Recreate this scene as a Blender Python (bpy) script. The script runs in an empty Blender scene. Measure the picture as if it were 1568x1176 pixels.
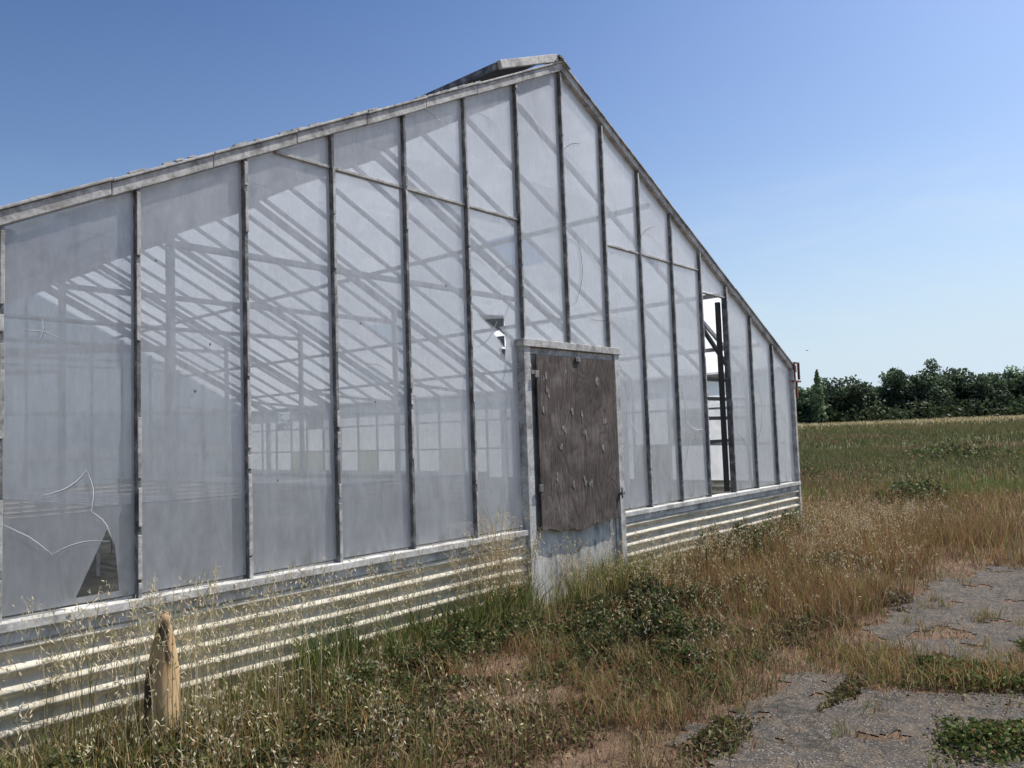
import bpy, math, random
import numpy as np
from mathutils import Vector, geometry, Matrix
random.seed(7); rng=np.random.default_rng(7)
sc=bpy.context.scene
W=0.64; RZ=4.82; SL=0.503; SILL=0.65; DEPTH=14.0; HX=8*W
def rake(x): return RZ-SL*abs(x)
# ---------------------------------------------------------------- materials
def new_mat(name):
    m=bpy.data.materials.new(name); m.use_nodes=True
    nt=m.node_tree; nt.nodes.clear()
    out=nt.nodes.new('ShaderNodeOutputMaterial')
    return m,nt,out
def N(nt,t,**kw):
    n=nt.nodes.new(t)
    for k,v in kw.items(): setattr(n,k,v)
    return n
def L(nt,a,b): nt.links.new(a,b)
def noise(nt,scale,detail=4,rough=.6,vec=None,dist=0):
    n=N(nt,'ShaderNodeTexNoise'); n.inputs['Scale'].default_value=scale
    n.inputs['Detail'].default_value=detail; n.inputs['Roughness'].default_value=rough
    n.inputs['Distortion'].default_value=dist
    if vec is not None: L(nt,vec,n.inputs['Vector'])
    return n.outputs['Fac']
def ramp(nt,fac,stops):
    r=N(nt,'ShaderNodeValToRGB'); e=r.color_ramp.elements
    while len(e)<len(stops): e.new(.5)
    for i,(p,c) in enumerate(stops):
        e[i].position=p
        e[i].color=(c[0],c[1],c[2],1) if hasattr(c,'__len__') else (c,c,c,1)
    L(nt,fac,r.inputs['Fac']); return r.outputs['Color']
def geo(nt): return N(nt,'ShaderNodeNewGeometry').outputs['Position']
def scaled(nt,vec,s):
    m=N(nt,'ShaderNodeVectorMath',operation='MULTIPLY'); L(nt,vec,m.inputs[0]); m.inputs[1].default_value=s
    return m.outputs[0]
def mixc(nt,f,a,b,bt='MIX'):
    m=N(nt,'ShaderNodeMix',data_type='RGBA',blend_type=bt)
    for s,v in ((0,f),(6,a),(7,b)):
        if hasattr(v,'is_linked'): L(nt,v,m.inputs[s])
        else: m.inputs[s].default_value=v if s==0 else (v[0],v[1],v[2],1)
    return m.outputs[2]
def math_(nt,op,a,b=0.0,clamp=False):
    m=N(nt,'ShaderNodeMath',operation=op); m.use_clamp=clamp
    for i,v in enumerate((a,b)):
        if hasattr(v,'is_linked'): L(nt,v,m.inputs[i])
        else: m.inputs[i].default_value=v
    return m.outputs[0]
def principled(nt,out,col,rough=.7,metal=0,bump=None,bstr=.3,bdist=.01):
    p=N(nt,'ShaderNodeBsdfPrincipled')
    if hasattr(col,'is_linked'): L(nt,col,p.inputs['Base Color'])
    else: p.inputs['Base Color'].default_value=(*col,1)
    p.inputs['Roughness'].default_value=rough; p.inputs['Metallic'].default_value=metal
    if bump is not None:
        b=N(nt,'ShaderNodeBump'); b.inputs['Strength'].default_value=bstr; b.inputs['Distance'].default_value=bdist
        L(nt,bump,b.inputs['Height']); L(nt,b.outputs[0],p.inputs['Normal'])
    L(nt,p.outputs[0],out.inputs['Surface']); return p
def weathered(name,c0,c1,c2,scale=14,rough=.7,metal=0,stretch=(1,1,1)):
    m,nt,out=new_mat(name); v=scaled(nt,geo(nt),stretch)
    n=noise(nt,scale,6,.7,v); n2=noise(nt,scale*5,4,.7,v)
    c=ramp(nt,n,[(.36,c0),(.5,c1),(.66,c2)])
    c=mixc(nt,.35,c,ramp(nt,n2,[(.35,(.25,.25,.25)),(.6,(1,1,1))]),'MULTIPLY')
    principled(nt,out,c,rough,metal,n2,.4,.004); return m
M_trim=weathered('weathered_white_paint',(.26,.25,.23),(.50,.49,.46),(.70,.69,.65),9,.85)
M_sill=weathered('sill_paint',(.34,.33,.30),(.6,.59,.55),(.78,.77,.72),7,.85)
M_bar=weathered('aged_bar',(.07,.07,.07),(.15,.15,.145),(.38,.38,.36),12,.7)
M_barin=weathered('interior_frame',(.18,.18,.18),(.30,.30,.30),(.42,.42,.42),5,.6)
M_galv=weathered('galvanised_panel',(.12,.12,.11),(.5,.5,.47),(.66,.66,.62),5,.7,0,(1,1,.35))
M_rust=weathered('rusty_steel',(.10,.025,.015),(.2,.05,.03),(.3,.12,.08),20)
def m_corr():
    m,nt,out=new_mat('corrugated_painted'); g=geo(nt)
    n=noise(nt,3,6,.7,scaled(nt,g,(.6,1,3))); n2=noise(nt,30,4,.6,scaled(nt,g,(.3,1,1)))
    sep=N(nt,'ShaderNodeSeparateXYZ'); L(nt,g,sep.inputs[0])
    c=ramp(nt,n,[(.3,(.46,.41,.32)),(.5,(.68,.64,.53)),(.7,(.76,.72,.61))])
    c=mixc(nt,.35,c,ramp(nt,n2,[(.35,(.4,.37,.3)),(.55,(1,1,1))]),'MULTIPLY')
    st=noise(nt,6,5,.7,scaled(nt,g,(1.5,1,.12)))
    c=mixc(nt,ramp(nt,st,[(.52,0),(.7,.5)]),c,(.28,.23,.16))
    low=math_(nt,'ADD',sep.outputs[2],math_(nt,'MULTIPLY',n,.25))
    c=mixc(nt,ramp(nt,low,[(.12,.65),(.34,0)]),c,(.3,.25,.17))
    d=N(nt,'ShaderNodeBsdfDiffuse'); L(nt,c,d.inputs[0]); L(nt,d.outputs[0],out.inputs['Surface']); return m
M_corr=m_corr()
def m_glass(name,base,amp,tr=.8,face=.3,low=0,diff=.45,tcolor=(.92,.94,.96)):
    m,nt,out=new_mat(name); g=geo(nt)
    at=N(nt,'ShaderNodeAttribute',attribute_name='Col'); s=N(nt,'ShaderNodeSeparateColor'); L(nt,at.outputs['Color'],s.inputs[0])
    sep=N(nt,'ShaderNodeSeparateXYZ'); L(nt,g,sep.inputs[0])
    n=noise(nt,1.1,5,.6,g,.4); n2=noise(nt,26,5,.75,scaled(nt,g,(1,1,.35))); n4=noise(nt,5,5,.7,scaled(nt,g,(1.6,1,.45)),.5)
    h=math_(nt,'ADD',math_(nt,'MULTIPLY',n,amp),base-amp*.5)
    h=math_(nt,'ADD',h,math_(nt,'MULTIPLY',math_(nt,'SUBTRACT',n2,.5),.12))
    h=math_(nt,'ADD',h,math_(nt,'MULTIPLY',math_(nt,'SUBTRACT',n4,.5),.25))
    h=math_(nt,'ADD',h,math_(nt,'MULTIPLY',math_(nt,'SUBTRACT',s.outputs[0],.5),.09))
    lw=N(nt,'ShaderNodeLayerWeight'); lw.inputs['Blend'].default_value=.5
    h=math_(nt,'ADD',h,math_(nt,'MULTIPLY',lw.outputs['Facing'],face),True)
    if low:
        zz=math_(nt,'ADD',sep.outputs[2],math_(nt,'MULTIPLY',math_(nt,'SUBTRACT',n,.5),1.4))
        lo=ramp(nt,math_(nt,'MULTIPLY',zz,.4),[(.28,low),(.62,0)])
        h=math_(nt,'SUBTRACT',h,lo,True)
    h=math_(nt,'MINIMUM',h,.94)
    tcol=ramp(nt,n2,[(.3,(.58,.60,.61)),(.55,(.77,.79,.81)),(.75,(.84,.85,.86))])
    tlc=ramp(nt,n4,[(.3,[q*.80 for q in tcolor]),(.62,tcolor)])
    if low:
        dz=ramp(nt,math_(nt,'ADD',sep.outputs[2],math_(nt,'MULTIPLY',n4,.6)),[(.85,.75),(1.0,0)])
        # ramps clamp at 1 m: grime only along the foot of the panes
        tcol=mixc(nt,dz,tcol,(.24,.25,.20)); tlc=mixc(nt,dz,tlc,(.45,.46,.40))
    d=N(nt,'ShaderNodeBsdfDiffuse'); t=N(nt,'ShaderNodeBsdfTranslucent'); L(nt,tcol,d.inputs[0]); L(nt,tlc,t.inputs[0])
    a=N(nt,'ShaderNodeMixShader'); a.inputs[0].default_value=1-diff; L(nt,d.outputs[0],a.inputs[1]); L(nt,t.outputs[0],a.inputs[2])
    tp=N(nt,'ShaderNodeBsdfTransparent'); tp.inputs[0].default_value=(tr,tr*1.01,tr*1.01,1)
    b=N(nt,'ShaderNodeMixShader'); L(nt,h,b.inputs[0]); L(nt,tp.outputs[0],b.inputs[1]); L(nt,a.outputs[0],b.inputs[2])
    gl=N(nt,'ShaderNodeBsdfGlossy'); gl.inputs['Roughness'].default_value=.34
    bu=N(nt,'ShaderNodeBump'); bu.inputs['Strength'].default_value=.12; bu.inputs['Distance'].default_value=.02
    L(nt,noise(nt,2.2,2,.5,g),bu.inputs['Height']); L(nt,bu.outputs[0],gl.inputs['Normal'])
    f5=math_(nt,'ADD',math_(nt,'MULTIPLY',math_(nt,'POWER',lw.outputs['Facing'],4.0),.7),.05)
    c=N(nt,'ShaderNodeMixShader'); L(nt,f5,c.inputs[0]); L(nt,b.outputs[0],c.inputs[1]); L(nt,gl.outputs[0],c.inputs[2])
    L(nt,c.outputs[0],out.inputs['Surface']); return m
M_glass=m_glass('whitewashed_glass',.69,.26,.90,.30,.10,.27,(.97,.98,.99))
M_roofglass=m_glass('roof_glass',.76,.2,.90,.05,0,.12,(.74,.76,.78))
def m_flat(name,c,r=.8):
    m,nt,out=new_mat(name); n=noise(nt,25,3,.6)
    principled(nt,out,ramp(nt,n,[(.3,[q*.7 for q in c]),(.7,[min(1,q*1.2) for q in c])]),r); return m
M_crackl=m_flat('crack_light',(.78,.80,.81)); M_crackd=m_flat('crack_dark',(.13,.14,.14))
def m_ply():
    m,nt,out=new_mat('weathered_plywood'); g=geo(nt)
    v=scaled(nt,g,(1,1,.30))
    nn=noise(nt,2.6,3,.55,v,.6)
    rings=math_(nt,'FRACT',math_(nt,'MULTIPLY',nn,17)); tri=math_(nt,'ABSOLUTE',math_(nt,'SUBTRACT',rings,.5))
    n=noise(nt,45,5,.8,scaled(nt,g,(1,1,.07))); n3=noise(nt,4,5,.65,g)
    c=ramp(nt,n3,[(.3,(.055,.043,.036)),(.5,(.10,.08,.067)),(.72,(.19,.165,.145))])
    c=mixc(nt,.55,c,ramp(nt,tri,[(.02,(.2,.17,.15)),(.16,(1,1,1))]),'MULTIPLY')
    c=mixc(nt,.7,c,ramp(nt,n,[(.32,(.4,.37,.35)),(.6,(1.15,1.15,1.15))]),'MULTIPLY')
    hh=math_(nt,'ADD',tri,n)
    principled(nt,out,c,.85,0,hh,.5,.006); return m
M_ply=m_ply()
M_plug=weathered('plywood_plug',(.13,.11,.095),(.24,.21,.185),(.42,.38,.34),30)
def m_foliage(name,trans=.35,rough=.6,spec=.25):
    m,nt,out=new_mat(name)
    at=N(nt,'ShaderNodeAttribute',attribute_name='Col')
    p=N(nt,'ShaderNodeBsdfPrincipled'); L(nt,at.outputs['Color'],p.inputs['Base Color']); p.inputs['Roughness'].default_value=rough
    p.inputs['Specular IOR Level'].default_value=spec
    t=N(nt,'ShaderNodeBsdfTranslucent'); L(nt,at.outputs['Color'],t.inputs[0])
    a=N(nt,'ShaderNodeMixShader'); a.inputs[0].default_value=trans; L(nt,p.outputs[0],a.inputs[1]); L(nt,t.outputs[0],a.inputs[2])
    L(nt,a.outputs[0],out.inputs['Surface']); return m
M_grass=m_foliage('grass_blades'); M_leaf=m_foliage('leaves',.3)
def m_ground():
    m,nt,out=new_mat('ground_soil_thatch'); g=geo(nt)
    big=noise(nt,.55,5,.6,g); med=noise(nt,4,6,.7,g); fine=noise(nt,60,6,.8,g)
    c=ramp(nt,med,[(.3,(.13,.085,.05)),(.5,(.23,.15,.095)),(.7,(.33,.235,.155))])
    c=mixc(nt,ramp(nt,big,[(.5,0),(.66,.7)]),c,(.07,.085,.025))
    c=mixc(nt,.8,c,ramp(nt,fine,[(.3,(.3,.28,.26)),(.6,(1.1,1.05,1))]),'MULTIPLY')
    dp=N(nt,'ShaderNodeVectorMath',operation='DOT_PRODUCT'); L(nt,g,dp.inputs[0]); dp.inputs[1].default_value=(.755,.656,0)
    t=math_(nt,'ADD',dp.outputs['Value'],math_(nt,'MULTIPLY',math_(nt,'SUBTRACT',noise(nt,.06,4,.6,g),.5),16))
    far=ramp(nt,math_(nt,'MULTIPLY',t,.01),[(.06,(.22,.15,.06)),(.10,(.13,.13,.045)),(.5,(.12,.13,.05)),(.85,(.3,.25,.13))])
    far=mixc(nt,.5,far,ramp(nt,noise(nt,1.5,6,.8,g),[(.3,(.45,.45,.4)),(.65,(1.1,1.1,1))]),'MULTIPLY')
    c=mixc(nt,ramp(nt,math_(nt,'MULTIPLY',t,.01),[(.03,0),(.08,1)]),c,far)
    principled(nt,out,c,.95,0,fine,.8,.03); return m
M_ground=m_ground()
def m_asph():
    m,nt,out=new_mat('old_asphalt'); g=geo(nt)
    v=N(nt,'ShaderNodeTexVoronoi'); v.inputs['Scale'].default_value=150; L(nt,g,v.inputs['Vector'])
    sc_=N(nt,'ShaderNodeSeparateColor'); L(nt,v.outputs['Color'],sc_.inputs[0])
    c=ramp(nt,sc_.outputs[0],[(.1,(.042,.038,.034)),(.6,(.078,.071,.062)),(.85,(.11,.10,.086)),(.99,(.32,.29,.25))])
    n=noise(nt,3,5,.65,g); c=mixc(nt,.8,c,ramp(nt,n,[(.35,(.6,.58,.55)),(.65,(1.1,1.05,1.0))]),'MULTIPLY')
    c=mixc(nt,ramp(nt,noise(nt,9,8,.8,g),[(.46,0),(.62,.7)]),c,(.16,.12,.08))
    w=N(nt,'ShaderNodeTexVoronoi',feature='DISTANCE_TO_EDGE'); w.inputs['Scale'].default_value=1.1
    wv=N(nt,'ShaderNodeTexNoise'); wv.inputs['Scale'].default_value=5; wv.inputs['Detail'].default_value=7; wv.inputs['Roughness'].default_value=.7; L(nt,g,wv.inputs['Vector'])
    va=N(nt,'ShaderNodeVectorMath',operation='ADD'); L(nt,g,va.inputs[0]); L(nt,scaled(nt,wv.outputs['Color'],(.6,.6,0)),va.inputs[1]); L(nt,va.outputs[0],w.inputs['Vector'])
    c=mixc(nt,ramp(nt,w.outputs['Distance'],[(.004,.9),(.016,0)]),c,(.03,.027,.02))
    principled(nt,out,c,.95,0,v.outputs['Distance'],.6,.01); return m
M_asph=m_asph()
M_floor=weathered('greenhouse_floor_soil',(.03,.03,.022),(.07,.068,.048),(.12,.11,.09),2)
def m_post():
    m,nt,out=new_mat('split_log'); g=geo(nt)
    n=noise(nt,5,4,.5,scaled(nt,g,(1.3,1.3,.4))); n2=noise(nt,60,4,.7,scaled(nt,g,(1,1,.08)))
    c=ramp(nt,n,[(.40,(.07,.045,.025)),(.45,(.44,.29,.15)),(.7,(.60,.43,.24))])
    c=mixc(nt,.4,c,ramp(nt,n2,[(.3,(.4,.35,.3)),(.55,(1,1,1))]),'MULTIPLY')
    principled(nt,out,c,.8,0,n2,.3,.004); return m
M_post=m_post()
# ---------------------------------------------------------------- mesh helpers
def np_mesh(name,V,Q=None,T=None,C=None,mat=None,parent=None):
    me=bpy.data.meshes.new(name)
    loops=[];starts=[];o=0
    for F,k in ((Q,4),(T,3)):
        if F is not None and len(F):
            loops.append(F.reshape(-1)); starts.append(o+np.arange(len(F))*k); o+=len(F)*k
    loops=np.concatenate(loops).astype(np.int32); starts=np.concatenate(starts).astype(np.int32)
    me.vertices.add(len(V)); me.vertices.foreach_set('co',np.asarray(V,dtype=np.float32).reshape(-1))
    me.loops.add(len(loops)); me.loops.foreach_set('vertex_index',loops)
    me.polygons.add(len(starts)); me.polygons.foreach_set('loop_start',starts)
    me.update(calc_edges=True)
    if C is not None:
        a=me.color_attributes.new('Col','FLOAT_COLOR','POINT')
        c4=np.ones((len(V),4),dtype=np.float32); c4[:,:3]=C; a.data.foreach_set('color',c4.reshape(-1))
    me.validate()
    ob=bpy.data.objects.new(name,me); sc.collection.objects.link(ob)
    if mat: me.materials.append(mat)
    if parent: ob.parent=parent
    return ob
class B:
    def __init__(s): s.v=[];s.f=[];s.c=[]
    def poly(s,pts,c=.5):
        o=len(s.v); s.v+= [tuple(p) for p in pts]; s.c+=[c]*len(pts); s.f.append(tuple(range(o,o+len(pts))))
    def box(s,x0,x1,y0,y1,z0,z1):
        s.hexa([(x0,y0,z0),(x1,y0,z0),(x1,y1,z0),(x0,y1,z0),(x0,y0,z1),(x1,y0,z1),(x1,y1,z1),(x0,y1,z1)])
    def hexa(s,p):
        o=len(s.v); s.v+=p; s.c+=[.5]*8
        for f in ((0,3,2,1),(4,5,6,7),(0,1,5,4),(1,2,6,5),(2,3,7,6),(3,0,4,7)): s.f.append(tuple(o+i for i in f))
    def beam(s,p,q,w,h,up=(0,0,1)):
        p=Vector(p);q=Vector(q);d=(q-p).normalized();u=Vector(up); r=d.cross(u)
        if r.length<1e-4: r=d.cross(Vector((0,1,0)))
        r.normalize(); u=r.cross(d)
        s.hexa([tuple(a+r*i*w/2+u*j*h/2) for a in (p,) for i,j in ((-1,-1),(1,-1),(1,1),(-1,1))]+[tuple(q+r*i*w/2+u*j*h/2) for i,j in ((-1,-1),(1,-1),(1,1),(-1,1))])
    def make(s,name,mat,parent=None,bevel=0,smooth=False):
        me=bpy.data.meshes.new(name); me.from_pydata(s.v,[],s.f)
        a=me.color_attributes.new('Col','FLOAT_COLOR','POINT')
        a.data.foreach_set('color',np.repeat(np.array(s.c,dtype=np.float32),4))
        me.materials.append(mat); ob=bpy.data.objects.new(name,me); sc.collection.objects.link(ob)
        if bevel:
            b=ob.modifiers.new('b','BEVEL'); b.width=bevel; b.segments=2
        if smooth:
            for p in me.polygons: p.use_smooth=True
        if parent: ob.parent=parent
        return ob
def empty(name):
    e=bpy.data.objects.new(name,None); sc.collection.objects.link(e); return e
def ease(a,b,x):
    t=np.clip((x-a)/(b-a),0,1); return t*t*(3-2*t)
def gh(x,y):
    r=np.sqrt(np.asarray(x)**2+np.asarray(y)**2)
    return ease(18,120,r)*1.25 + ease(15,40,r)*.10*np.sin(np.asarray(x)*.13+1)*np.cos(np.asarray(y)*.11)
# ---------------------------------------------------------------- ground
u=np.linspace(-1,1,260); g1=np.sinh(u*5.2)/np.sinh(5.2)*900
X,Y=np.meshgrid(g1,g1); Z=gh(X,Y)
V=np.stack([X,Y,Z],-1).reshape(-1,3); n=len(g1)
i,j=np.meshgrid(np.arange(n-1),np.arange(n-1)); a=(j*n+i).reshape(-1)
np_mesh('ground',V,Q=np.stack([a,a+1,a+n+1,a+n],-1),mat=M_ground)
def vn(x,y,s):
    return (np.sin(x*s*1.7+1.3)*np.cos(y*s*2.1+.4)+np.sin(x*s*3.9+y*s*2.7)*.5+np.sin(y*s*6.3-x*s*5.1)*.28+np.sin(x*s*11.3+2)*np.sin(y*s*13.1)*.2)/1.9
def pav_mask(x,y):
    edge=-2.42-.28*ease(1.8,3.4,x)-.5*ease(3.4,8,x)+.17*vn(x,y,1.6)+.07*vn(x,y,7)
    m=(y<edge)&(x>-2.5+.3*vn(x,y,2)+.14*vn(x,y,6)+.3*(y+2.4))&(x<14)&(y>-7.5)
    band=np.abs(x+.70+.30*(y+3)+.12*vn(x,y,3))<.34+.12*vn(x,y,4)+.07*vn(x,y,11)
    band2=np.abs(x-3.6+.3*vn(x,y,1.4))<.3+.2*vn(x,y,2.3)
    return m&~band&~band2&(vn(x+5,y-3,1.1)>-.66)&(vn(x+1,y+2,4.3)>-.62)
s=.04; gx=np.arange(-4,14,s); gy=np.arange(-7.5,-1.8,s); X,Y=np.meshgrid(gx,gy); mk=pav_mask(X+s/2,Y+s/2)
nx=len(gx); V=np.stack([X+rng.uniform(-.012,.012,X.shape),Y+rng.uniform(-.012,.012,X.shape),np.full_like(X,.006)],-1).reshape(-1,3)
jj,ii=np.nonzero(mk[:-1,:-1]); a=jj*nx+ii
np_mesh('asphalt_pavement',V,Q=np.stack([a,a+1,a+nx+1,a+nx],-1),mat=M_asph)
# ---------------------------------------------------------------- greenhouse
GH=empty('greenhouse')
def clip(poly,f):
    out=[]
    for k in range(len(poly)):
        p,q=poly[k],poly[(k+1)%len(poly)]; fp,fq=f(p),f(q)
        if fp>=0: out.append(p)
        if (fp>=0)!=(fq>=0):
            t=fp/(fp-fq); out.append((p[0]+(q[0]-p[0])*t,p[1]+(q[1]-p[1])*t))
    return out
holes={ (5,): [[(-1.09,2.36),(-.98,2.375),(-.86,2.39),(-.85,2.33),(-.92,2.31),(-.86,2.27),(-.84,2.19),(-.865,2.08),(-.90,2.11),(-.88,2.17),(-.92,2.21),(-.99,2.25),(-.94,2.29),(-1.01,2.32)]],
        (0,): [[(-4.14,.70),(-3.99,1.02),(-3.95,.93),(-3.93,.70)]]}
gl=B()
for k in range(-1,15):
    x0=(k-7)*W+.012; x1=x0+W-.024
    zb=SILL+.02 if k not in(6,7) else 2.23
    zt=max(rake(x0),rake(x1))-.02
    z=zb; rowh=.47 if k!=5 else .6
    rows=[]
    while z<zt: rows.append((z,min(z+rowh,zt))); z+=rowh
    for (za,zb2) in rows:
        if k==11 and za<3.0: continue
        p=[(x0,za),(x1,za),(x1,zb2),(x0,zb2)]
        p=clip(p,lambda q: (RZ-.03-SL*abs(q[0]))-q[1])
        if len(p)<3: continue
        c=random.random(); ty=random.uniform(-.002,.002)
        yy=lambda q:-.006+(q[1]-za)/rowh*.0012+ (q[0]-x0)/W*ty*.2
        hs=[h for h in holes.get((k,),[]) if any(za<=q[1]<=zb2 for q in h)]
        if hs:
            hh=[]
            for h in hs:
                h2=clip(clip(h,lambda q:q[1]-za-.004),lambda q:zb2-.004-q[1])
                if len(h2)>2: hh.append(h2)
            polys=[[Vector((q[0],q[1],0)) for q in pl] for pl in [p]+hh]
            flat=[q for pl in polys for q in pl]
            for t in geometry.tessellate_polygon(polys):
                gl.poly([(flat[i].x,yy(flat[i]),flat[i].y) for i in t],c)
        else:
            gl.poly([(q[0],yy(q),q[1]) for q in p],c)
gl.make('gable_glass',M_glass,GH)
bg=B(); NB=int(DEPTH/W)
for k in range(-1,15):
    x0=(k-7)*W+.012; x1=x0+W-.024
    bg.poly([(x0,DEPTH,SILL),(x1,DEPTH,SILL),(x1,DEPTH,rake(x1)-.03),(x0,DEPTH,rake(x0)-.03)],random.random())
for b in range(NB+1):
    y0=b*W+.012; y1=min(y0+W-.024,DEPTH)
    if y1<=y0: continue
    for sx in (-1,1):
        for r in range(3):
            z0=SILL+r*.53; 
            if sx==1 and random.random()<.12: continue
            bg.poly([(sx*HX,y0,z0),(sx*HX,y1,z0),(sx*HX,y1,min(z0+.53,2.25)),(sx*HX,y0,min(z0+.53,2.25))],random.random())
        for r in range(9):
            xa=.05+r*.565; xb=min(xa+.565,HX)
            if random.random()<.02: continue
            bg.poly([(sx*xa,y0,rake(xa)),(sx*xb,y0,rake(xb)+.0),(sx*xb,y1,rake(xb)),(sx*xa,y1,rake(xa))],random.random())
bg.make('roof_and_side_glass',M_roofglass,GH)
fr=B(); fl=B()
for k in range(-1,16):
    x=(k-7)*W; 
    zb=2.2 if k in (6,7,8) else SILL
    if k in (-1,15): continue
    zt=rake(x)-.05
    fr.box(x-.012,x+.012,-.038,.03,zb,zt)
    z=zb
    while z<zt-.05:
        l=random.uniform(.03,.5); 
        if random.random()<.7: fl.box(x-.009+random.uniform(-.003,.003),x+.009+random.uniform(0,.005),-.046,-.0385,z,min(z+l,zt-.03))
        z+=l+random.uniform(.0,.06)
fr.make('gable_glazing_bars',M_bar,GH,.003); fl.make('glazing_bar_caps',M_trim,GH,.002)
tr=B(); sl=B()
for sx in(-1,1):
    segs=9
    for q in range(segs):
        xa=HX*q/segs; xb=HX*(q+1)/segs-.003
        e=random.uniform(-.004,.004)
        def P(x,dz,y): return (sx*x,y,rake(x)+dz+e)
        tr.hexa([P(xa,-.06,-.05),P(xb,-.06,-.05),P(xb,-.06,.05),P(xa,-.06,.05),P(xa,.012,-.05),P(xb,.012,-.05),P(xb,.012,.05),P(xa,.012,.05)])
        tr.hexa([P(xa,.014,-.066),P(xb,.014,-.066),P(xb,.014,.10),P(xa,.014,.10),P(xa,.032,-.066),P(xb,.032,-.066),P(xb,.032,.10),P(xa,.032,.10)])
tr.make('rake_trim',M_trim,GH,.004)
hb=B()
def hbar(xa,xb,z,w=.018): hb.box(xa,xb,-.026,.02,z-w/2,z+w/2)
for k in range(2,6): hbar(max((k-7)*W+.016,-(RZ-3.25-.07)/SL),(k-6)*W-.016,3.25)
for k in range(8,12): 
    if (k-6)*W<3.2: hbar((k-7)*W+.016,(k-6)*W-.016,3.25)
hbar(4*W+.016,5*W-.016,3.0,.016)
hb.make('transom_bars',M_trim,GH,.002)
for xa,xb in ((-HX,-W-.07),(W+.07,HX)):
    sl.box(xa,xb,-.075,.06,SILL-.045,SILL)
    sl.box(xa,xb,-.05,-.042,SILL-.105,SILL-.047)
sl.make('window_sill',M_sill,GH,.005)
def corr(name,p0,p1,nrm,ztop,zbot,pitch=.096,amp=.024):
    p0=np.array(p0);p1=np.array(p1);nrm=np.array(nrm); Ls=np.linalg.norm(p1-p0); nu=max(2,int(Ls/.12)); nv=int((ztop-zbot)/pitch*12)
    V=[]
    for i in range(nu+1):
        b=p0+(p1-p0)*i/nu
        for j in range(nv+1):
            z=ztop-(ztop-zbot)*j/nv
            o=amp*math.cos(2*math.pi*(ztop-z)/pitch+math.pi)+.0025*math.sin(i*.9+j*.1)+.003*math.sin(i*.37)
            V.append((b[0]+nrm[0]*o,b[1]+nrm[1]*o,z+.003*math.sin(i*.23)))
    Q=[]
    for i in range(nu):
        for j in range(nv):
            a=i*(nv+1)+j; Q.append((a,a+1,a+nv+2,a+nv+1))
    ob=np_mesh(name,np.array(V),Q=np.array(Q),mat=M_corr,parent=GH)
    ob.data.polygons.foreach_set('use_smooth',[True]*len(ob.data.polygons))
corr('corrugated_skirt',(-HX,-.028,0),(-W-.075,-.028,0),(0,-1),SILL-.085,-.05)
corr('corrugated_skirt_2',(W+.075,-.028,0),(HX,-.028,0),(0,-1),SILL-.085,-.05)
corr('side_skirt',(HX+.01,0,0),(HX+.01,DEPTH,0),(1,0),SILL,-.05)
corr('side_skirt_2',(-HX-.01,0,0),(-HX-.01,DEPTH,0),(-1,0),SILL,-.05)
corr('back_skirt',(-HX,DEPTH+.02,0),(HX,DEPTH+.02,0),(0,1),SILL,-.05)
dr=B()
dr.box(-W-.072,-W+.010,-.085,.05,0,2.2)
dr.box(W-.010,W+.072,-.085,.05,0,2.2)
dr.box(-W-.09,W+.09,-.10,.05,2.162,2.225)
dr.box(-W+.013,W-.013,-.062,.04,2.105,2.160)
dr.box(-W+.012,-W+.05,-.06,.04,0,2.10); dr.box(W-.05,W-.012,-.06,.04,0,2.10)
dr.make('door_frame',M_trim,GH,.004)
pn=B(); pn.box(-W+.053,W-.053,-.045,-.02,.0,2.103); pn.make('door_lower_panel',M_galv,GH)
py=B(); nn=24
xs=[-.575+1.17*q/nn for q in range(nn+1)]
bot=[.60+.012*math.sin(q*.9)+.02*math.sin(q*.33+1)+random.uniform(-.006,.006) for q in range(nn+1)]
for q in range(nn):
    py.hexa([(xs[q],-.104,bot[q]),(xs[q+1],-.104,bot[q+1]),(xs[q+1],-.090,bot[q+1]),(xs[q],-.090,bot[q]),(xs[q],-.104,2.098),(xs[q+1],-.104,2.098),(xs[q+1],-.090,2.098),(xs[q],-.090,2.098)])
po=py.make('plywood_door_panel',M_ply,GH)
pg=B()
for (cx,cz) in ((-.49,1.61),(-.23,1.47),(-.1,1.6),(.03,1.57),(.08,1.43),(-.34,1.05),(-.13,.99),(.05,1.0),(.13,.94),(-.44,1.78),(-.47,1.92),(-.18,1.97),(.39,1.55),(.34,1.27),(-.28,1.3),(.3,1.9)):
    for sub in range(3):
        ox,oz=random.uniform(-.02,.02),random.uniform(-.03,.03); a0=random.uniform(.008,.02); b0=random.uniform(.015,.045)
        pg.poly([(cx+ox+a0*math.cos(t)*random.uniform(.6,1.2),-.1065-sub*.0008,cz+oz+b0*math.sin(t)*random.uniform(.7,1.2)) for t in [2*math.pi*i/12 for i in range(12)]])
pg.make('plywood_plugs',M_plug,GH)
hw=B(); hw.box(.58,.66,-.122,-.107,.83,.86); hw.box(-.61,-.56,-.118,-.107,1.9,1.96); hw.box(-.61,-.56,-.118,-.107,.95,1.01); hw.beam((.60,-.13,.80),(.60,-.13,.9),.014,.014); hw.box(-.04,.03,-.121,-.107,2.06,2.10)
hw.make('door_hinges_and_latch',M_bar,GH,.003)
cp=B()
for sx in (-1,1):
    cp.box(sx*HX-.03,sx*HX+.03,-.06,.04,0,2.19)
cp.make('corner_posts',M_trim,GH,.004)
gt=B()
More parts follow.
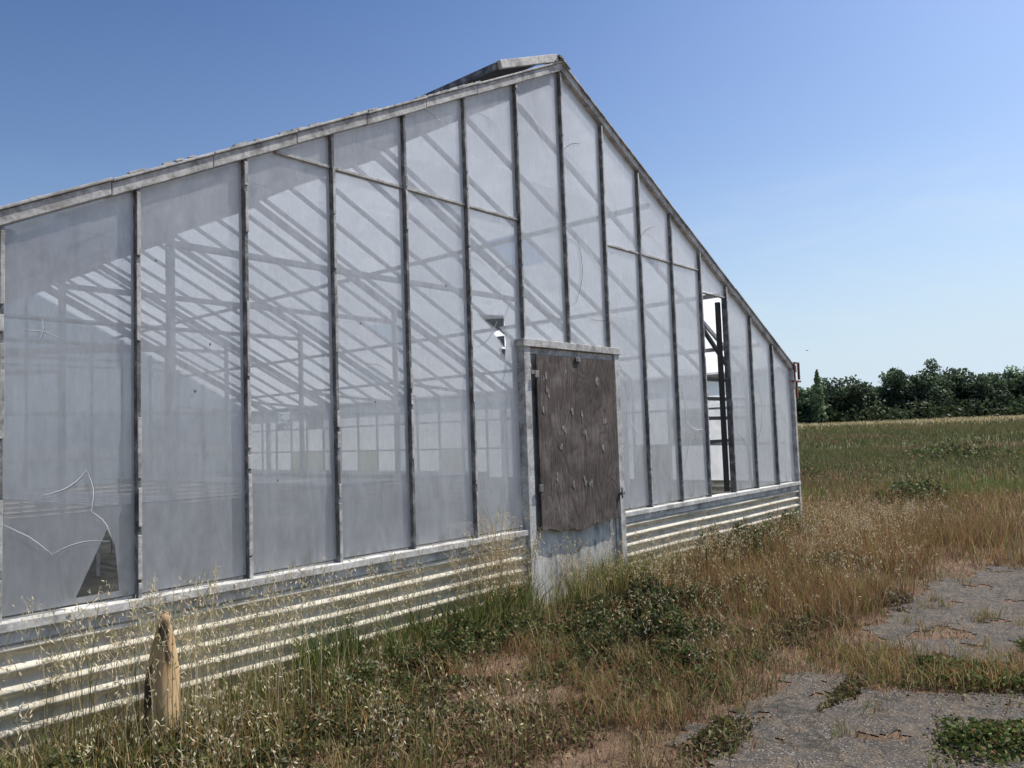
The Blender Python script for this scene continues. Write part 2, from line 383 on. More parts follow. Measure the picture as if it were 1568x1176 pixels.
for sx in(-1,1):
    gt.beam((sx*(HX+.09),-.04,2.17),(sx*(HX+.09),DEPTH,2.17),.12,.012); gt.beam((sx*(HX+.155),-.04,2.215),(sx*(HX+.155),DEPTH,2.215),.01,.10); gt.beam((sx*(HX+.035),-.04,2.215),(sx*(HX+.035),DEPTH,2.215),.01,.10)
gt.make('gutters',M_trim,GH)
rb=B(); rb.box(HX+.01,HX+.19,-.075,-.045,2.28,2.30); rb.box(HX+.01,HX+.03,-.075,-.045,2.02,2.28);rb.box(HX+.17,HX+.19,-.075,-.045,2.06,2.28); rb.box(HX-.06,HX+.19,-.085,-.045,2.02,2.045); rb.box(HX+.06,HX+.10,-.07,-.05,1.80,2.02)
rb.make('rusty_gutter_bracket',M_rust,GH)
inn=B(); rf=B()
y=.64
while y<DEPTH+.01:
    for sx in(-1,1):
        inn.beam((0,y,rake(0)-.035),(sx*HX,y,rake(HX)-.035),.032,.05)
        inn.beam((sx*HX*.995,y,SILL),(sx*HX*.995,y,2.24),.028,.04)
    y+=W
for y in (2.56,5.12,7.68,10.24,12.8):
    for sx in(-1,1):
        rf.beam((0,y+.05,4.66),(sx*HX*.98,y+.05,2.12),.05,.09)
        rf.beam((sx*2.4,y+.05,0),(sx*2.4,y+.05,3.5),.06,.06)
        rf.beam((sx*.0,y+.05,3.25),(sx*2.4,y+.05,3.25),.04,.06)
        rf.beam((sx*2.4,y+.05,2.3),(sx*5.0,y+.05,2.1),.04,.05)
        rf.beam((sx*4.9,y+.05,0),(sx*4.9,y+.05,2.2),.08,.08)
for xx,dz in ((1.7,.1),(3.3,.1),(4.4,.1)):
    for sx in(-1,1): rf.beam((sx*xx,.1,rake(xx)-dz),(sx*xx,DEPTH,rake(xx)-dz),.04,.05)
rf.beam((0,.1,RZ-.07),(0,DEPTH,RZ-.07),.05,.12)
for sx in(-1,1):
    for z in (1.18,1.71,2.2): inn.beam((sx*(HX-.03),.1,z),(sx*(HX-.03),DEPTH,z),.03,.03)
for k in range(0,15):
    x=(k-7)*W; inn.box(x-.02,x+.02,DEPTH-.05,DEPTH+.02,SILL,rake(x))
for z in (1.2,2.2,3.2): inn.box(-HX+ .05,HX-.05,DEPTH-.08,DEPTH-.052,z-.02,z+.02)
inn.make('roof_glazing_bars',M_barin,GH); rf.make('interior_trusses',M_barin,GH)
dk=B()
for z in (1.25,1.55,1.80,2.05): dk.beam((2.7,.45,z),(4.7,.45,z),.03,.045)
dk.beam((3.3,.40,2.75),(4.2,.40,2.12),.04,.045); dk.beam((3.17,.07,.66),(3.17,.07,2.95),.05,.05)
dk.make('staging_rack',m_flat('dark_steel',(.05,.05,.05)),GH)
bn=B()
for bx in (-3.9,-1.6,1.6,3.9):
    for q in range(6): bn.box(bx-.5+q*.18,bx-.4+q*.18,5.0,DEPTH-1,.78,.80)
    for yy in np.arange(5.1,DEPTH-1,1.8):
        for dx in (-.45,.45): bn.box(bx+dx-.02,bx+dx+.02,yy,yy+.04,0,.775)
        bn.box(bx-.5,bx+.5,yy,yy+.04,.72,.775)
bn.make('growing_benches',M_barin,GH)
fb=B(); fb.box(-HX+.04,HX-.04,.03,DEPTH-.03,-.02,.012); fb.make('floor',M_floor,GH)
sh=B(); sh.poly([(-1.14,.02,2.40),(-.83,.02,2.42),(-.83,.02,2.33),(-.93,.02,2.28),(-1.0,.02,2.31)]); sh.poly([(-.93,.02,2.235),(-.83,.02,2.25),(-.83,.02,2.15),(-.87,.02,2.17)])
sh.poly([(-.9,.02,2.14),(-.82,.02,2.14),(-.83,.02,2.06),(-.88,.02,2.07)])
sh.make('pane_hole_dark_fill',M_crackd,GH)  # dark sheets added behind the broken pane so the hole looks shaded
rc=B()
rc.beam((-.055,-.08,RZ+.012),(-.055,DEPTH,RZ+.012),.13,.012,(-SL,0,1)) 
rc.beam((.055,-.08,RZ+.012),(.055,DEPTH,RZ+.012),.13,.012,(SL,0,1))
rc.beam((-.03,-.09,RZ+.045),(-.03,.05,RZ+.045),.07,.02)
rc.make('ridge_cap',M_bar,GH)
vt=B()
x1,z1=-.86,RZ-SL*.86+.135; x0,z0=-.06,RZ+.035
dark=B()
def vp(t,y,o): return (x0+(x1-x0)*t,y,z0+(z1-z0)*t+o)
def vbeam(t0,y0,t1,y1,w,h): vt.beam(vp(t0,y0,0),vp(t1,y1,0),w,h,(0,0,1))
vbeam(0,-.05,1,-.05,.04,.07); 
for yy in np.arange(.64,4,.64): vbeam(0,yy,1,yy,.03,.04)
vt.make('ridge_vent_frame',M_sill,GH,.004)
dark.hexa([vp(.98,-.03,-.03),vp(1.03,-.03,-.03),vp(1.03,3.6,-.03),vp(.98,3.6,-.03),vp(.98,-.03,.03),vp(1.03,-.03,.03),vp(1.03,3.6,.03),vp(.98,3.6,.03)])
for yy in (.3,1.5,2.7): dark.beam((x1+.04,yy,rake(x1)+.0),(x1+.02,yy,z1),.02,.02)
dark.make('ridge_vent_edge_bar',M_bar,GH)
vg=B()
for q in range(6): vg.poly([vp(.02,q*.6,.012),vp(.98,q*.6,.012),vp(.98,q*.6+.58,.012),vp(.02,q*.6+.58,.012)],.8)
vg.make('ridge_vent_panel',m_flat('vent_underside_shade',(.07,.07,.075)),GH)  # near-black colour paints in the shaded underside of the open vent
lm=B()
for q in range(26):
    x=-random.uniform(.9,5); l=random.uniform(.02,.10); 
    lm.beam((x,-.05,rake(x)+.035),(x-l,-.05,rake(x-l)+.035),random.uniform(.02,.04),random.uniform(.006,.012),(SL,0,1))
lm.make('rake_caulk_lumps',M_trim,GH)
# cracks: long tapered arcs running between the glazing bars
ck=B(); cd=B()
def crack(b,pts,w=.005,y=-.014):
    m=len(pts)-1
    for i,((xa,za),(xb,zb)) in enumerate(zip(pts,pts[1:])):
        d=Vector((xb-xa,0,zb-za)); 
        if d.length<1e-5: continue
        tw=lambda t: w*(.35+.65*math.sin(math.pi*min(max(t,.02),.98)))
        n=Vector((-d.z,0,d.x)).normalized()/2; wa,wb=tw(i/m),tw((i+1)/m)
        b.poly([(xa-n.x*wa,y,za-n.z*wa),(xb-n.x*wb,y,zb-n.z*wb),(xb+n.x*wb,y,zb+n.z*wb),(xa+n.x*wa,y,za+n.z*wa)])
def curve(p,q,bend,n=14,j=.0015):
    p=np.array(p);q=np.array(q);d=q-p;nr=np.array([-d[1],d[0]])
    return [tuple(p+d*t+nr*bend*math.sin(math.pi*t)+rng.uniform(-j,j,2)*(0<t<1)) for t in np.linspace(0,1,n)]
def dcrack(p,q,bend=.1,w=.005):
    pts=curve(p,q,bend); crack(ck,pts,w*.65); crack(cd,[(a+w*.7,b-.003) for a,b in pts],w*.75,-.0125)
for a in (((-4.29,1.22),(-4.09,1.33),-.12),((-4.09,1.33),(-4.07,1.12),.1),((-4.07,1.12),(-3.97,.98),.1),((-4.47,1.10),(-4.25,.93),.05),((-4.25,.93),(-3.98,.96),.1)): dcrack(*a,.006)
for a in (((-4.38,2.02),(-4.2,1.98),.1),((-4.3,2.1),(-4.31,1.97),.1)): dcrack(*a,.004)
# bay by bay (x,z) in metres on the gable
for a in (((.02,4.02),(.3,4.16),.1,.010),((.05,4.02),(.16,3.75),-.1,.010),((.05,4.03),(.62,3.55),.12,.008),
          ((.02,3.22),(.62,2.86),.16,.014),((.16,3.3),(.13,2.62),.16,.016),((.13,2.62),(.62,2.5),-.12,.010),
          ((.66,3.95),(.9,3.5),.12,.010),((1.3,3.42),(1.62,3.6),.1,.012),((1.4,3.5),(1.9,3.28),.1,.012),((1.6,3.32),(1.62,3.1),.1,.010),
          ((.86,2.0),(.95,1.58),.14,.013),((.95,1.58),(.70,1.15),.12,.012),((.95,1.58),(1.24,1.35),-.1,.012),
          ((1.98,1.95),(2.12,1.50),.12,.014),((2.12,1.50),(2.54,1.42),-.1,.014),((2.12,1.50),(2.0,1.0),.1,.012),
          ((3.9,2.1),(4.1,1.65),.14,.014),((4.1,1.65),(3.88,1.2),.1,.012),((4.55,1.75),(4.9,1.35),.14,.014),((3.3,1.4),(3.75,1.05),.1,.012),
          ((-1.24,2.85),(-.95,2.72),.1,.006),((-.95,2.72),(-.9,2.55),.1,.006),((-.95,2.72),(-.7,2.86),.1,.006),((-.95,2.36),(-1.22,2.12),.1,.006),((-.86,2.08),(-.93,1.85),.1,.006),((-.85,2.39),(-.7,2.6),.1,.006),
          ((-1.1,4.05),(-.85,3.98),.1,.007),((-1.0,4.15),(-.98,3.9),.1,.007),((-1.85,3.9),(-1.4,3.8),.1,.006),((-.55,4.3),(-.2,3.9),.15,.008),((-.6,2.85),(-.1,2.45),-.15,.008),
          ((-2.3,1.95),(-2.05,1.85),.15,.005),((-3.05,2.6),(-2.95,2.45),.1,.005),((-2.85,3.2),(-2.8,3.0),.1,.004)):
    dcrack(*a)
for q in range(14):
    k=random.choice([0,1,2,3,4,5,8,9,10,12]); cx=(k-7)*W+random.uniform(.1,.5); cz=random.uniform(1,rake(cx)-.4)
    r=random.uniform(.004,.011); cd.poly([(cx+r*math.cos(t)*random.uniform(.6,1.3),-.0135,cz+r*math.sin(t)*random.uniform(.6,1.6)) for t in [2*math.pi*i/8 for i in range(8)]])
ck.make('glass_cracks',M_crackl,GH); cd.make('glass_stains',M_crackd,GH)
# ---------------------------------------------------------------- split log post
def log():
    V=[];F=[];nr=20;nz=16;H=.63
    for j in range(nz+1):
        t=j/nz; z=H*t-.02; r=.086*(1-.16*t) if t<.45 else .086*(.928)*(1-((t-.45)/.55)**1.5*.78)
        cx=.0+.015*t; cy=0.01*math.sin(t*3)
        for i in range(nr):
            a=2*math.pi*i/nr; rr=r*(1+.05*math.sin(a*3+t*2)+.03*math.sin(a*7+j*.4)+random.uniform(-.01,.01))
            V.append((cx+rr*math.cos(a),cy+rr*math.sin(a)*.9,z+(.006*math.sin(a*2+1) if j==nz else 0)))
    for j in range(nz):
        for i in range(nr): F.append((j*nr+i,j*nr+(i+1)%nr,(j+1)*nr+(i+1)%nr,(j+1)*nr+i))
    F.append(tuple(nz*nr+i for i in range(nr)))
    me=bpy.data.meshes.new('wooden_post'); me.from_pydata(V,[],F); me.materials.append(M_post)
    ob=bpy.data.objects.new('wooden_post',me); sc.collection.objects.link(ob); ob.location=(-3.87,-.35,0)
    for p in me.polygons: p.use_smooth=True
log()
# ---------------------------------------------------------------- vegetation
def jit(c,n,v=.25):
    c=np.array(c,float); m=rng.uniform(1-v,1+v,(n,1)); return np.clip(c*m*rng.uniform(.92,1.08,(n,3)),0,1)
class Veg:
    def __init__(s): s.V=[];s.Q=[];s.T=[];s.C=[];s.o=0
    def add(s,V,Q,T,C):
        s.V.append(V); s.C.append(C)
        if Q is not None: s.Q.append(Q+s.o)
        if T is not None: s.T.append(T+s.o)
        s.o+=len(V)
    def blades(s,P,H,Wd,lean,C,tip=None):
        n=len(P)
        if n==0: return None
        a=rng.uniform(0,2*np.pi,n); sd=np.stack([np.cos(a),np.sin(a),np.zeros(n)],-1)*Wd[:,None]
        b=rng.uniform(0,2*np.pi,n); ld=np.stack([np.cos(b),np.sin(b),np.zeros(n)],-1)*(lean*H)[:,None]
        up=np.array([0,0,1.]); h=H[:,None]
        m=P+up*h*.55+ld*.3; t=P+up*h*np.sqrt(np.clip(1-lean[:,None]**2*.5,.1,1))+ld
        V=np.stack([P-sd/2,P+sd/2,m-sd*.38,m+sd*.38,t],1).reshape(-1,3)
        o=np.arange(n)[:,None]*5
        tc=C if tip is None else tip
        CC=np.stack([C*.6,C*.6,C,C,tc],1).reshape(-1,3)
        s.add(V,o+np.array([0,1,3,2]),o+np.array([2,3,4]),CC); return t
    def rh(s,P,L1,W1,C,vert=.0):
        n=len(P); d=rng.normal(size=(n,3)); d[:,2]+=vert; d/=np.linalg.norm(d,axis=1)[:,None]
        e=np.cross(d,rng.normal(size=(n,3))); e/=np.linalg.norm(e,axis=1)[:,None]
        d=d*L1[:,None]/2; e=e*W1[:,None]/2
        V=np.stack([P-d,P+e,P+d,P-e],1).reshape(-1,3)
        s.add(V,np.arange(n)[:,None]*4+np.arange(4),None,np.repeat(C,4,0))
    def make(s,name,mat):
        return np_mesh(name,np.concatenate(s.V),Q=np.concatenate(s.Q) if s.Q else None,T=np.concatenate(s.T) if s.T else None,C=np.concatenate(s.C),mat=mat)
def rect(n,x0,x1,y0,y1):
    return np.stack([rng.uniform(x0,x1,n),rng.uniform(y0,y1,n),np.zeros(n)],-1)
def outside(P):
    return P[~((np.abs(P[:,0])<HX+.03)&(P[:,1]>-.07)&(P[:,1]<DEPTH))]
def offpave(P,keep=.0):
    k=~pav_mask(P[:,0],P[:,1]) | (rng.uniform(size=len(P))<keep); return P[k]
def clumped(n,cn,x0,x1,y0,y1,r):
    c=rect(cn,x0,x1,y0,y1); i=rng.integers(0,cn,n); P=c[i]+np.concatenate([rng.normal(0,r,(n,2)),np.zeros((n,1))],1); return P
U=lambda a,b,n: rng.uniform(a,b,n)
STRAW=(.46,.36,.19); GOLD=(.40,.25,.10); RUST=(.28,.135,.065); GRN=(.10,.14,.035); LG=(.18,.22,.06); DG=(.05,.08,.024); PALE=(.62,.54,.36); BRN=(.20,.12,.07)
v=Veg()
P=offpave(outside(rect(90000,-7,6,-6,0)),.10); n=len(P)
k=vn(P[:,0],P[:,1],.9)
C=jit((.42,.29,.17),n,.4); g=(k+rng.normal(0,.3,n))>.40; C[g]=jit(GRN,g.sum(),.4); r=rng.uniform(size=n)<.4; C[r]=jit((.30,.17,.11),r.sum(),.4)
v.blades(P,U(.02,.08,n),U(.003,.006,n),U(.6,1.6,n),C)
v.make('dry_thatch',M_grass)
v=Veg()
def weedpatch(cx,cy,rx,ry,n,h,col,leaf=(.018,.035),wd=(.01,.02),pave=False):
    a=U(0,2*np.pi,n); r=U(0,1,n)**.6*(1+.25*rng.normal(size=n)*.6); x=cx+rx*r*np.cos(a)*(1+.25*np.sin(a*3+cx)); y=cy+ry*r*np.sin(a)*(1+.2*np.sin(a*4+cy))
    top=h*np.clip(1-r**3*.7,.15,1)*np.clip(.6+.6*vn(x,y,5),.12,1.3); z=top*rng.beta(2.6,1.3,n)
    k=((y<-.07)|(np.abs(x)>HX+.05))&(vn(x+2,y+7,3.1)+rng.normal(0,.25,n)>-.55*(1.3-r))
    if not pave: k&=~pav_mask(x,y)|(rng.uniform(size=n)<.15)
    x,y,z,top,r=[q[k] for q in (x,y,z,top,r)]; n=len(x)
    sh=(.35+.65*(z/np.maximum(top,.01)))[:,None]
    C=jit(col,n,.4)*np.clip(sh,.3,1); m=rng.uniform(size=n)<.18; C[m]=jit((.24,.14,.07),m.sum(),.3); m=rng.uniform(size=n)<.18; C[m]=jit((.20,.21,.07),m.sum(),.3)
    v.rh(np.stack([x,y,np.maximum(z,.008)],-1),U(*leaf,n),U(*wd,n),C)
weedpatch(-1.05,-1.35,.8,.55,22000,.25,(.055,.08,.027)); weedpatch(-.35,-.95,.9,.5,19000,.28,(.06,.085,.03)); weedpatch(-1.5,-1.9,.6,.35,8000,.15,DG)
weedpatch(-4.2,-.75,1.0,.45,20000,.18,(.10,.105,.04)); weedpatch(-3.2,-1.0,.9,.5,13000,.14,(.10,.10,.04)); weedpatch(-5.2,-.9,.6,.5,9000,.2,GRN)
weedpatch(-3.0,-1.7,.8,.4,7000,.09,(.15,.11,.055)); weedpatch(-.2,-2.1,.6,.3,6000,.1,(.13,.105,.05)); weedpatch(-4.0,-1.4,.9,.4,9000,.11,(.14,.115,.05))
weedpatch(2.3,-.45,1.2,.32,15000,.42,(.07,.10,.035),(.025,.05),(.012,.025)); weedpatch(3.8,-.3,1.0,.22,8000,.40,(.12,.16,.05),(.03,.05),(.015,.025)); weedpatch(.45,-.55,.7,.35,10000,.28,(.08,.105,.035))
weedpatch(.6,-1.3,.7,.4,8000,.2,(.09,.1,.04)); weedpatch(1.0,-2.35,.3,.15,2500,.14,(.15,.12,.10)); weedpatch(-.75,-3.4,.3,.7,7000,.12,GRN); weedpatch(-2.0,-.5,1.0,.32,14000,.26,(.09,.12,.04)); weedpatch(1.8,-1.5,.9,.35,7000,.25,(.13,.12,.05))
weedpatch(-1.65,-3.5,.32,.25,3800,.12,GRN,pave=True); weedpatch(-2.3,-2.5,.35,.12,1500,.06,(.12,.11,.05),pave=True); weedpatch(.2,-3.4,.25,.1,900,.05,GRN,pave=True); weedpatch(-1.3,-2.75,.3,.06,700,.04,(.13,.11,.05),pave=True)
weedpatch(9.5,-.4,.8,.6,2500,.5,(.10,.14,.05),(.05,.1),(.03,.05)); weedpatch(24,2,1.6,2,2500,.8,(.10,.14,.05),(.08,.16),(.04,.08)); weedpatch(14,4,1.2,1.5,2500,.6,(.10,.13,.05),(.05,.1),(.03,.06))
v.make('broadleaf_weeds',M_leaf)
v=Veg()
def grass(P,h,w,lean,cols,keep=.02):
    P=offpave(outside(P),keep); n=len(P); idx=rng.integers(0,len(cols),n); C=np.array(cols)[idx]*rng.uniform(.7,1.3,(n,1))
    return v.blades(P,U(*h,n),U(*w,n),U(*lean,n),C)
grass(clumped(6500,150,-6.5,-.8,-.5,-.1,.05),(.08,.26),(.004,.008),(.1,.8),[GRN,LG,STRAW,STRAW])
grass(clumped(900,30,-3.2,-.9,-.40,-.12,.04),(.2,.45),(.006,.013),(.2,.8),[GRN,LG,DG,LG])
grass(clumped(3500,90,-6.0,-3.0,-1.8,-.4,.05),(.08,.26),(.004,.007),(.1,.8),[GRN,LG,GOLD,STRAW])
grass(clumped(15000,350,-.1,6,-2.4,-.15,.09),(.12,.36),(.003,.006),(.1,.8),[GOLD,RUST,STRAW,RUST,LG,BRN])
grass(clumped(7000,170,-2.5,1.6,-2.4,-.4,.07),(.05,.22),(.003,.006),(.2,.9),[STRAW,BRN,LG,RUST,GOLD])
grass(clumped(2000,60,-.6,1.2,-.5,-.12,.05),(.12,.4),(.005,.009),(.1,.6),[GRN,LG,STRAW])
grass(clumped(6000,160,-1.2,-.3,-6,-2.4,.08),(.04,.18),(.003,.006),(.1,.9),[LG,GOLD,STRAW,RUST],.15)
grass(clumped(6000,120,3.2,4.4,-6,-2.6,.12),(.1,.3),(.004,.007),(.1,.8),[LG,GOLD,STRAW,RUST])
grass(clumped(5000,150,-3.5,-.5,-2.8,-1.2,.05),(.04,.15),(.003,.005),(.2,.9),[STRAW,BRN,LG])
# tufts in the pavement cracks
grass(clumped(2200,70,-2.4,4,-4.5,-2.4,.035),(.03,.12),(.003,.005),(.2,.9),[STRAW,BRN,LG,GOLD],1.)
v.make('short_grass',M_grass)
v=Veg()
def oats(P,h,cols,spk=9,sw=.0025,sl=(.018,.028)):
    P=outside(P); P=P[~((np.abs(P[:,0]+3.87)<.07)&(np.abs(P[:,1]+.35)<.07))]
    n=len(P); H=U(*h,n); C=np.array(cols)[rng.integers(0,len(cols),n)]*rng.uniform(.8,1.2,(n,1))
    b=rng.uniform(0,2*np.pi,n); ln=U(.05,.35,n)*H; d=np.stack([np.cos(b),np.sin(b),np.zeros(n)],-1)*ln[:,None]
    nd=6
    a2=rng.uniform(0,6.28,n); side=np.stack([np.cos(a2),np.sin(a2),np.zeros(n)],-1)
    pts=[]
    for j in range(nd):
        t=j/(nd-1); pts.append(P+d*t**2.4+np.array([0,0,1.])*(H*(t-.10*t**5))[:,None])
    V=np.stack([q+s_*side*sw/2*(1-.5*jj/nd) for jj,q in enumerate(pts) for s_ in(-1,1)],1).reshape(-1,3)
    base=np.arange(n)[:,None]*(nd*2)
    Q=np.concatenate([base+np.array([2*j,2*j+1,2*j+3,2*j+2]) for j in range(nd-1)])
    v.add(V,Q,None,np.repeat(C,nd*2,0))
    for q in range(spk):
        t=U(.68,1.0,n)[:,None]; pp=P+d*t**2.4+np.array([0,0,1.])*(H[:,None]*(t-.10*t**5)); off=rng.normal(0,.016,(n,3)); off[:,2]-=.015
        v.rh(pp+off,U(*sl,n),U(.005,.008,n),jit(PALE,n,.25),1.5)
oats(clumped(520,46,-6.3,-2.9,-.7,-.12,.07),(.45,.9),[STRAW,LG,PALE],12,.0035,(.022,.038))
oats(clumped(240,28,-2.9,-.8,-.4,-.12,.06),(.4,.8),[STRAW,LG,GOLD],11,.0035)
oats(clumped(60,3,-1.28,-1.12,-.25,-.15,.04),(.7,1.0),[STRAW,GOLD],12,.004)
oats(clumped(260,34,-.5,1.2,-1.0,-.15,.1),(.3,.65),[STRAW,GOLD],9,.0035)
oats(clumped(750,100,.8,5.4,-1.9,-.12,.15),(.35,.6),[STRAW,GOLD,RUST],7,.004)
oats(clumped(260,44,-1.6,3.0,-2.4,-1.2,.1),(.2,.45),[STRAW,GOLD,RUST],6)
oats(clumped(180,28,-5.6,-2.8,-2.0,-.8,.08),(.25,.5),[STRAW,GOLD])
v.make('wild_oats',M_grass)
v=Veg()
def fan(n,r0,r1,a0,a1):
    r=np.sqrt(U(r0*r0,r1*r1,n)); a=np.radians(U(a0,a1,n)); x=-5.7+r*np.cos(a); y=-4.3+r*np.sin(a)
    return np.stack([x,y,gh(x,y)],-1)
def meadow(n,r0,r1,h,w,a0=-12,a1=42):
    P=offpave(outside(fan(n,r0,r1,a0,a1))); P=P[P[:,0]>4.2]
    n=len(P); t=.755*P[:,0]+.656*P[:,1]+vn(P[:,0],P[:,1],.12)*5+rng.normal(0,1.8,n)
    C=np.where((t<8)[:,None],np.array([GOLD,RUST,STRAW,RUST,LG,BRN])[rng.integers(0,6,n)],np.array([(.16,.18,.065),(.11,.13,.045),(.13,.14,.055),(.17,.16,.065),(.23,.17,.08)])[rng.integers(0,5,n)])
    C=np.where((t>72)[:,None],np.array([PALE,STRAW,(.3,.27,.14)])[rng.integers(0,3,n)],C)
    pat=vn(P[:,0]+9,P[:,1],.35); C=np.where(((pat>.30)&(t<10))[:,None],np.array(LG)*.9,C)
    pat=vn(P[:,0]+2,P[:,1]+5,.16); C=np.where(((pat>.36)&(t>10)&(t<70))[:,None],np.array((.24,.16,.085)),C)
    C=C*rng.uniform(.7,1.25,(n,1))
    v.blades(P,U(*h,n)*(.8+.3*vn(P[:,0],P[:,1],.8)),U(*w,n),U(.1,.7,n),C,C*1.15)
meadow(48000,9,20,(.15,.42),(.005,.009)); meadow(50000,20,42,(.2,.5),(.012,.022)); meadow(45000,42,85,(.3,.55),(.03,.06)); meadow(35000,85,150,(.3,.6),(.07,.14))
P=offpave(outside(fan(3500,9,24,-12,35))); P=P[P[:,0]>5]; zz=P.copy(); zz[:,2]+=U(.3,.5,len(P))
v.rh(zz,U(.03,.07,len(P)),U(.008,.016,len(P)),jit((.45,.33,.22),len(P),.3),2.5)
v.make('meadow_grass',M_grass)
# ---------------------------------------------------------------- distant trees
v=Veg(); FW=np.array([math.cos(math.radians(41)),math.sin(math.radians(41))]); RT=np.array([FW[1],-FW[0]]); C0=np.array([-5.69,-4.27])
tk=B()
def tree(z,lat,h,r,dark=1.,conifer=False,n=3200):
    c=C0+FW*z+RT*lat; g=float(gh(c[0],c[1]))
    tk.beam((c[0],c[1],g-.2),(c[0]+.2,c[1],g+h*.45),.45,.45,(0,1,0))
    for q in range(4):
        a=random.uniform(0,6.28); tk.beam((c[0]+.1,c[1],g+h*.3),(c[0]+math.cos(a)*r*.6,c[1]+math.sin(a)*r*.6,g+h*.6),.2,.2)
    if conifer:
        t=rng.uniform(0,1,n)**1.3; rr=r*(1-t)**.8*(.55+.45*np.abs(np.sin(t*17)))*np.sqrt(rng.uniform(.1,1,n)); a=U(0,6.28,n)
        P=np.stack([c[0]+rr*np.cos(a),c[1]+rr*np.sin(a),g+.5+t*h],-1); b=np.ones(n)
    else:
        nc=28; cc=rng.normal(size=(nc,3)); cc/=np.linalg.norm(cc,axis=1)[:,None]; cc*=rng.uniform(.35,.95,(nc,1))
        cr=rng.uniform(.22,.42,nc); cb=rng.uniform(.6,1.5,nc); i=rng.integers(0,nc,n)
        d=rng.normal(size=(n,3)); d/=np.linalg.norm(d,axis=1)[:,None]; p=cc[i]+d*(cr[i]*rng.uniform(.6,1.05,n))[:,None]
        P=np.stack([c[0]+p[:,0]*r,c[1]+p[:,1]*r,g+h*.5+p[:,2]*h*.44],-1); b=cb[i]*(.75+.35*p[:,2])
    base=np.array((.10,.14,.068))*dark
    C=np.clip(base*b[:,None]*rng.uniform(.7,1.3,(n,1))+np.array((.014,.018,.02)),.01,1)  # bluish offset paints distance haze into the leaf colour
    P[:,2]=np.maximum(P[:,2],g+.1)
    v.rh(P,U(.3,.7,n),U(.22,.45,n),C)
def latx(px,z): return (px-784)/1207.*z
for px,h,r,dk_ in ((1190,6.6,3.4,1.1),(1216,6.6,2.9,1.9),(1243,6.9,2.8,1.6),(1275,8.0,3.3,.75),(1300,7.4,2.9,.85),(1322,5.6,2.4,.95),(1352,8.7,3.4,.9),(1380,9.3,3.8,.85),(1408,9.7,4.0,.9),(1438,8.9,3.4,.8),(1468,8.1,3.2,.9),(1496,7.8,3.0,1),(1526,8.9,3.3,1.5),(1556,9.6,3.6,1.3),(1590,9.8,4.0,.9),(1640,8.8,4,1),(1690,9.4,4,.9),(1740,8.8,4,1.1),(1800,9.4,4.3,.9)):
    z=random.uniform(116,124); tree(z,latx(px+18,z),h*.96,r,dk_)
tree(113,latx(1252,113),7.3,1.5,1.9,True,1000)
for q in range(30):
    z=random.uniform(126,136); tree(z,-70+q*6.2+random.uniform(-1.5,1.5),random.uniform(5.2,6.8),random.uniform(3.4,4.2),random.uniform(.7,1.1),n=1500)
n=26000; z=U(112,122,n); la=U(-60,125,n); top=2.4+1.1*vn(la,z*0,.5)+.6*vn(la,la*0,2.1); xy=C0+FW*z[:,None]+RT*la[:,None]
P=np.stack([xy[:,0],xy[:,1],gh(xy[:,0],xy[:,1])+top*U(0,1,n)],-1)
v.rh(P,U(.4,.8,n),U(.3,.6,n),jit((.06,.085,.04),n,.5))
tl=v.make('distant_tree_line',M_leaf)
tk.make('trunks',m_flat('bark',(.08,.06,.045)),tl)
bd=B(); b0=Vector((C0[0]+FW[0]*60+RT[0]*22.6,C0[1]+FW[1]*60+RT[1]*22.6,7.0))
R3=Vector((RT[0],RT[1],0)); F3=Vector((FW[0],FW[1],0)); Z3=Vector((0,0,1))
bd.beam(b0-R3*.10,b0+R3*.10,.03,.03); bd.poly([b0+R3*.06,b0-R3*.03,b0+F3*.18+Z3*.03,b0+F3*.2+Z3*.03+R3*.04]); bd.poly([b0+R3*.06,b0-R3*.03,b0-F3*.18+Z3*.03,b0-F3*.2+Z3*.03+R3*.04])
bd.make('bird',M_crackd)
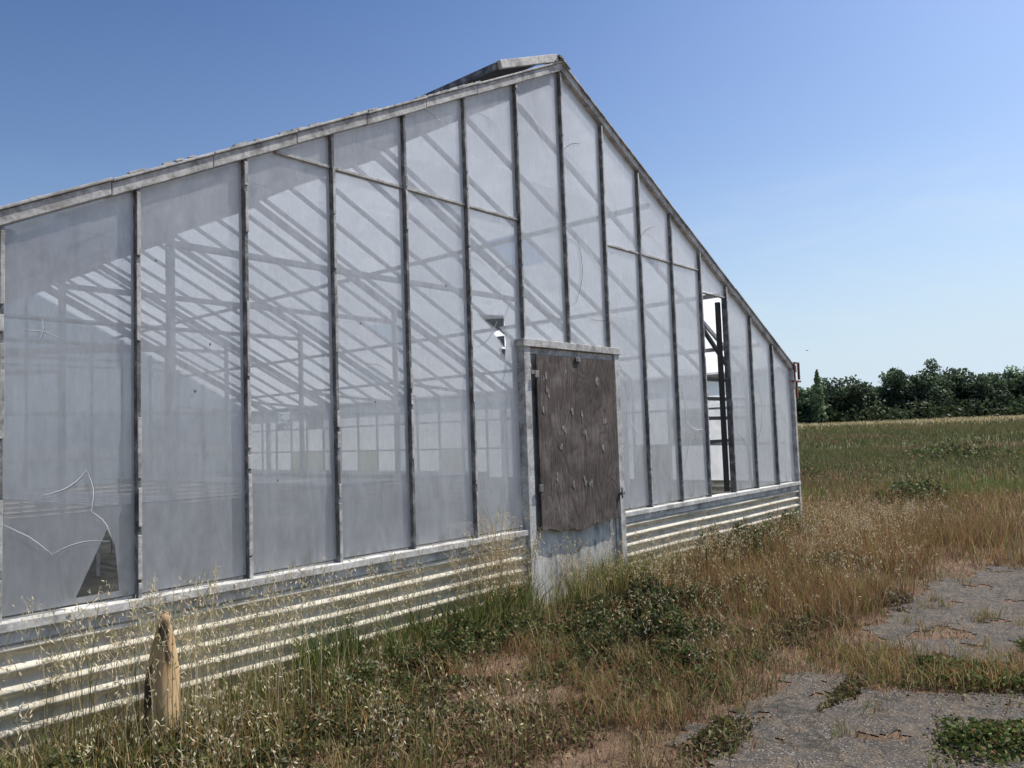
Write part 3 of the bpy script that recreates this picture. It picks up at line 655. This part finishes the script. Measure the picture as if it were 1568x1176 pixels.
# ---------------------------------------------------------------- light & world
EL=56; AZ=-25
el=math.radians(EL); az=math.radians(AZ)
sd=Vector((math.cos(el)*math.cos(az),math.cos(el)*math.sin(az),math.sin(el)))
su=bpy.data.lights.new('sun','SUN'); su.energy=5; su.angle=math.radians(.53); su.color=(1,.95,.87)
so=bpy.data.objects.new('sun',su); sc.collection.objects.link(so); so.rotation_euler=(-sd).to_track_quat('-Z','Y').to_euler()
w=bpy.data.worlds.new('World'); sc.world=w; w.use_nodes=True; nt=w.node_tree
bgn=nt.nodes['Background']; sky=N(nt,'ShaderNodeTexSky'); sky.sky_type='NISHITA'; sky.sun_disc=False
sky.sun_elevation=el; sky.sun_rotation=math.radians(90-AZ); sky.air_density=1.0; sky.dust_density=2.0; sky.ozone_density=2.2; sky.altitude=50
k_=0.13**0.4*1.2
gm=N(nt,'ShaderNodeGamma'); gm.inputs[1].default_value=1.4; L(nt,mixc(nt,1.0,sky.outputs[0],(.93,.985,1.03),'MULTIPLY'),gm.inputs[0])
base=mixc(nt,1.0,gm.outputs[0],(k_,k_,k_),'MULTIPLY')
tc=N(nt,'ShaderNodeTexCoord'); sp=N(nt,'ShaderNodeSeparateXYZ'); L(nt,tc.outputs['Generated'],sp.inputs[0])
cl=noise(nt,3.2,6,.62,scaled(nt,tc.outputs['Generated'],(1,1,4.5)),.6)
hz=ramp(nt,sp.outputs[2],[(0.0,1.0),(.08,.88),(.18,.52),(.32,.18),(.5,0)])
wisp=math_(nt,'MULTIPLY',ramp(nt,cl,[(.5,0),(.75,.35)]),ramp(nt,sp.outputs[2],[(0,.4),(.14,1),(.34,0)]))
dt=N(nt,'ShaderNodeVectorMath',operation='DOT_PRODUCT'); L(nt,tc.outputs['Generated'],dt.inputs[0]); dt.inputs[1].default_value=(math.cos(az),math.sin(az),0)
wgt=math_(nt,'ADD',math_(nt,'MULTIPLY',dt.outputs['Value'],.6),.5,True)
fac=math_(nt,'MULTIPLY',math_(nt,'ADD',hz,wisp,True),wgt,True)
L(nt,mixc(nt,fac,base,(5.1,6.1,6.95)),bgn.inputs[0]); bgn.inputs[1].default_value=.13
sc.view_settings.view_transform='Standard'; sc.view_settings.look='None'; sc.view_settings.exposure=0
# ---------------------------------------------------------------- camera
cam=bpy.data.cameras.new('camera'); co=bpy.data.objects.new('camera',cam); sc.collection.objects.link(co); sc.camera=co
cam.sensor_width=36; cam.lens=27.71; cam.clip_end=3000; cam.clip_start=.05
th=math.radians(41); p=math.radians(3.6); ro=math.radians(1.95)
F=Vector((math.cos(th)*math.cos(p),math.sin(th)*math.cos(p),math.sin(p))); R0=Vector((math.sin(th),-math.cos(th),0)); U0=R0.cross(F)
R=R0*math.cos(ro)-U0*math.sin(ro); Up=U0*math.cos(ro)+R0*math.sin(ro)
Mx=Matrix((R,Up,-F)).transposed().to_4x4(); Mx.translation=Vector((-5.69,-4.27,1.44)); co.matrix_world=Mx
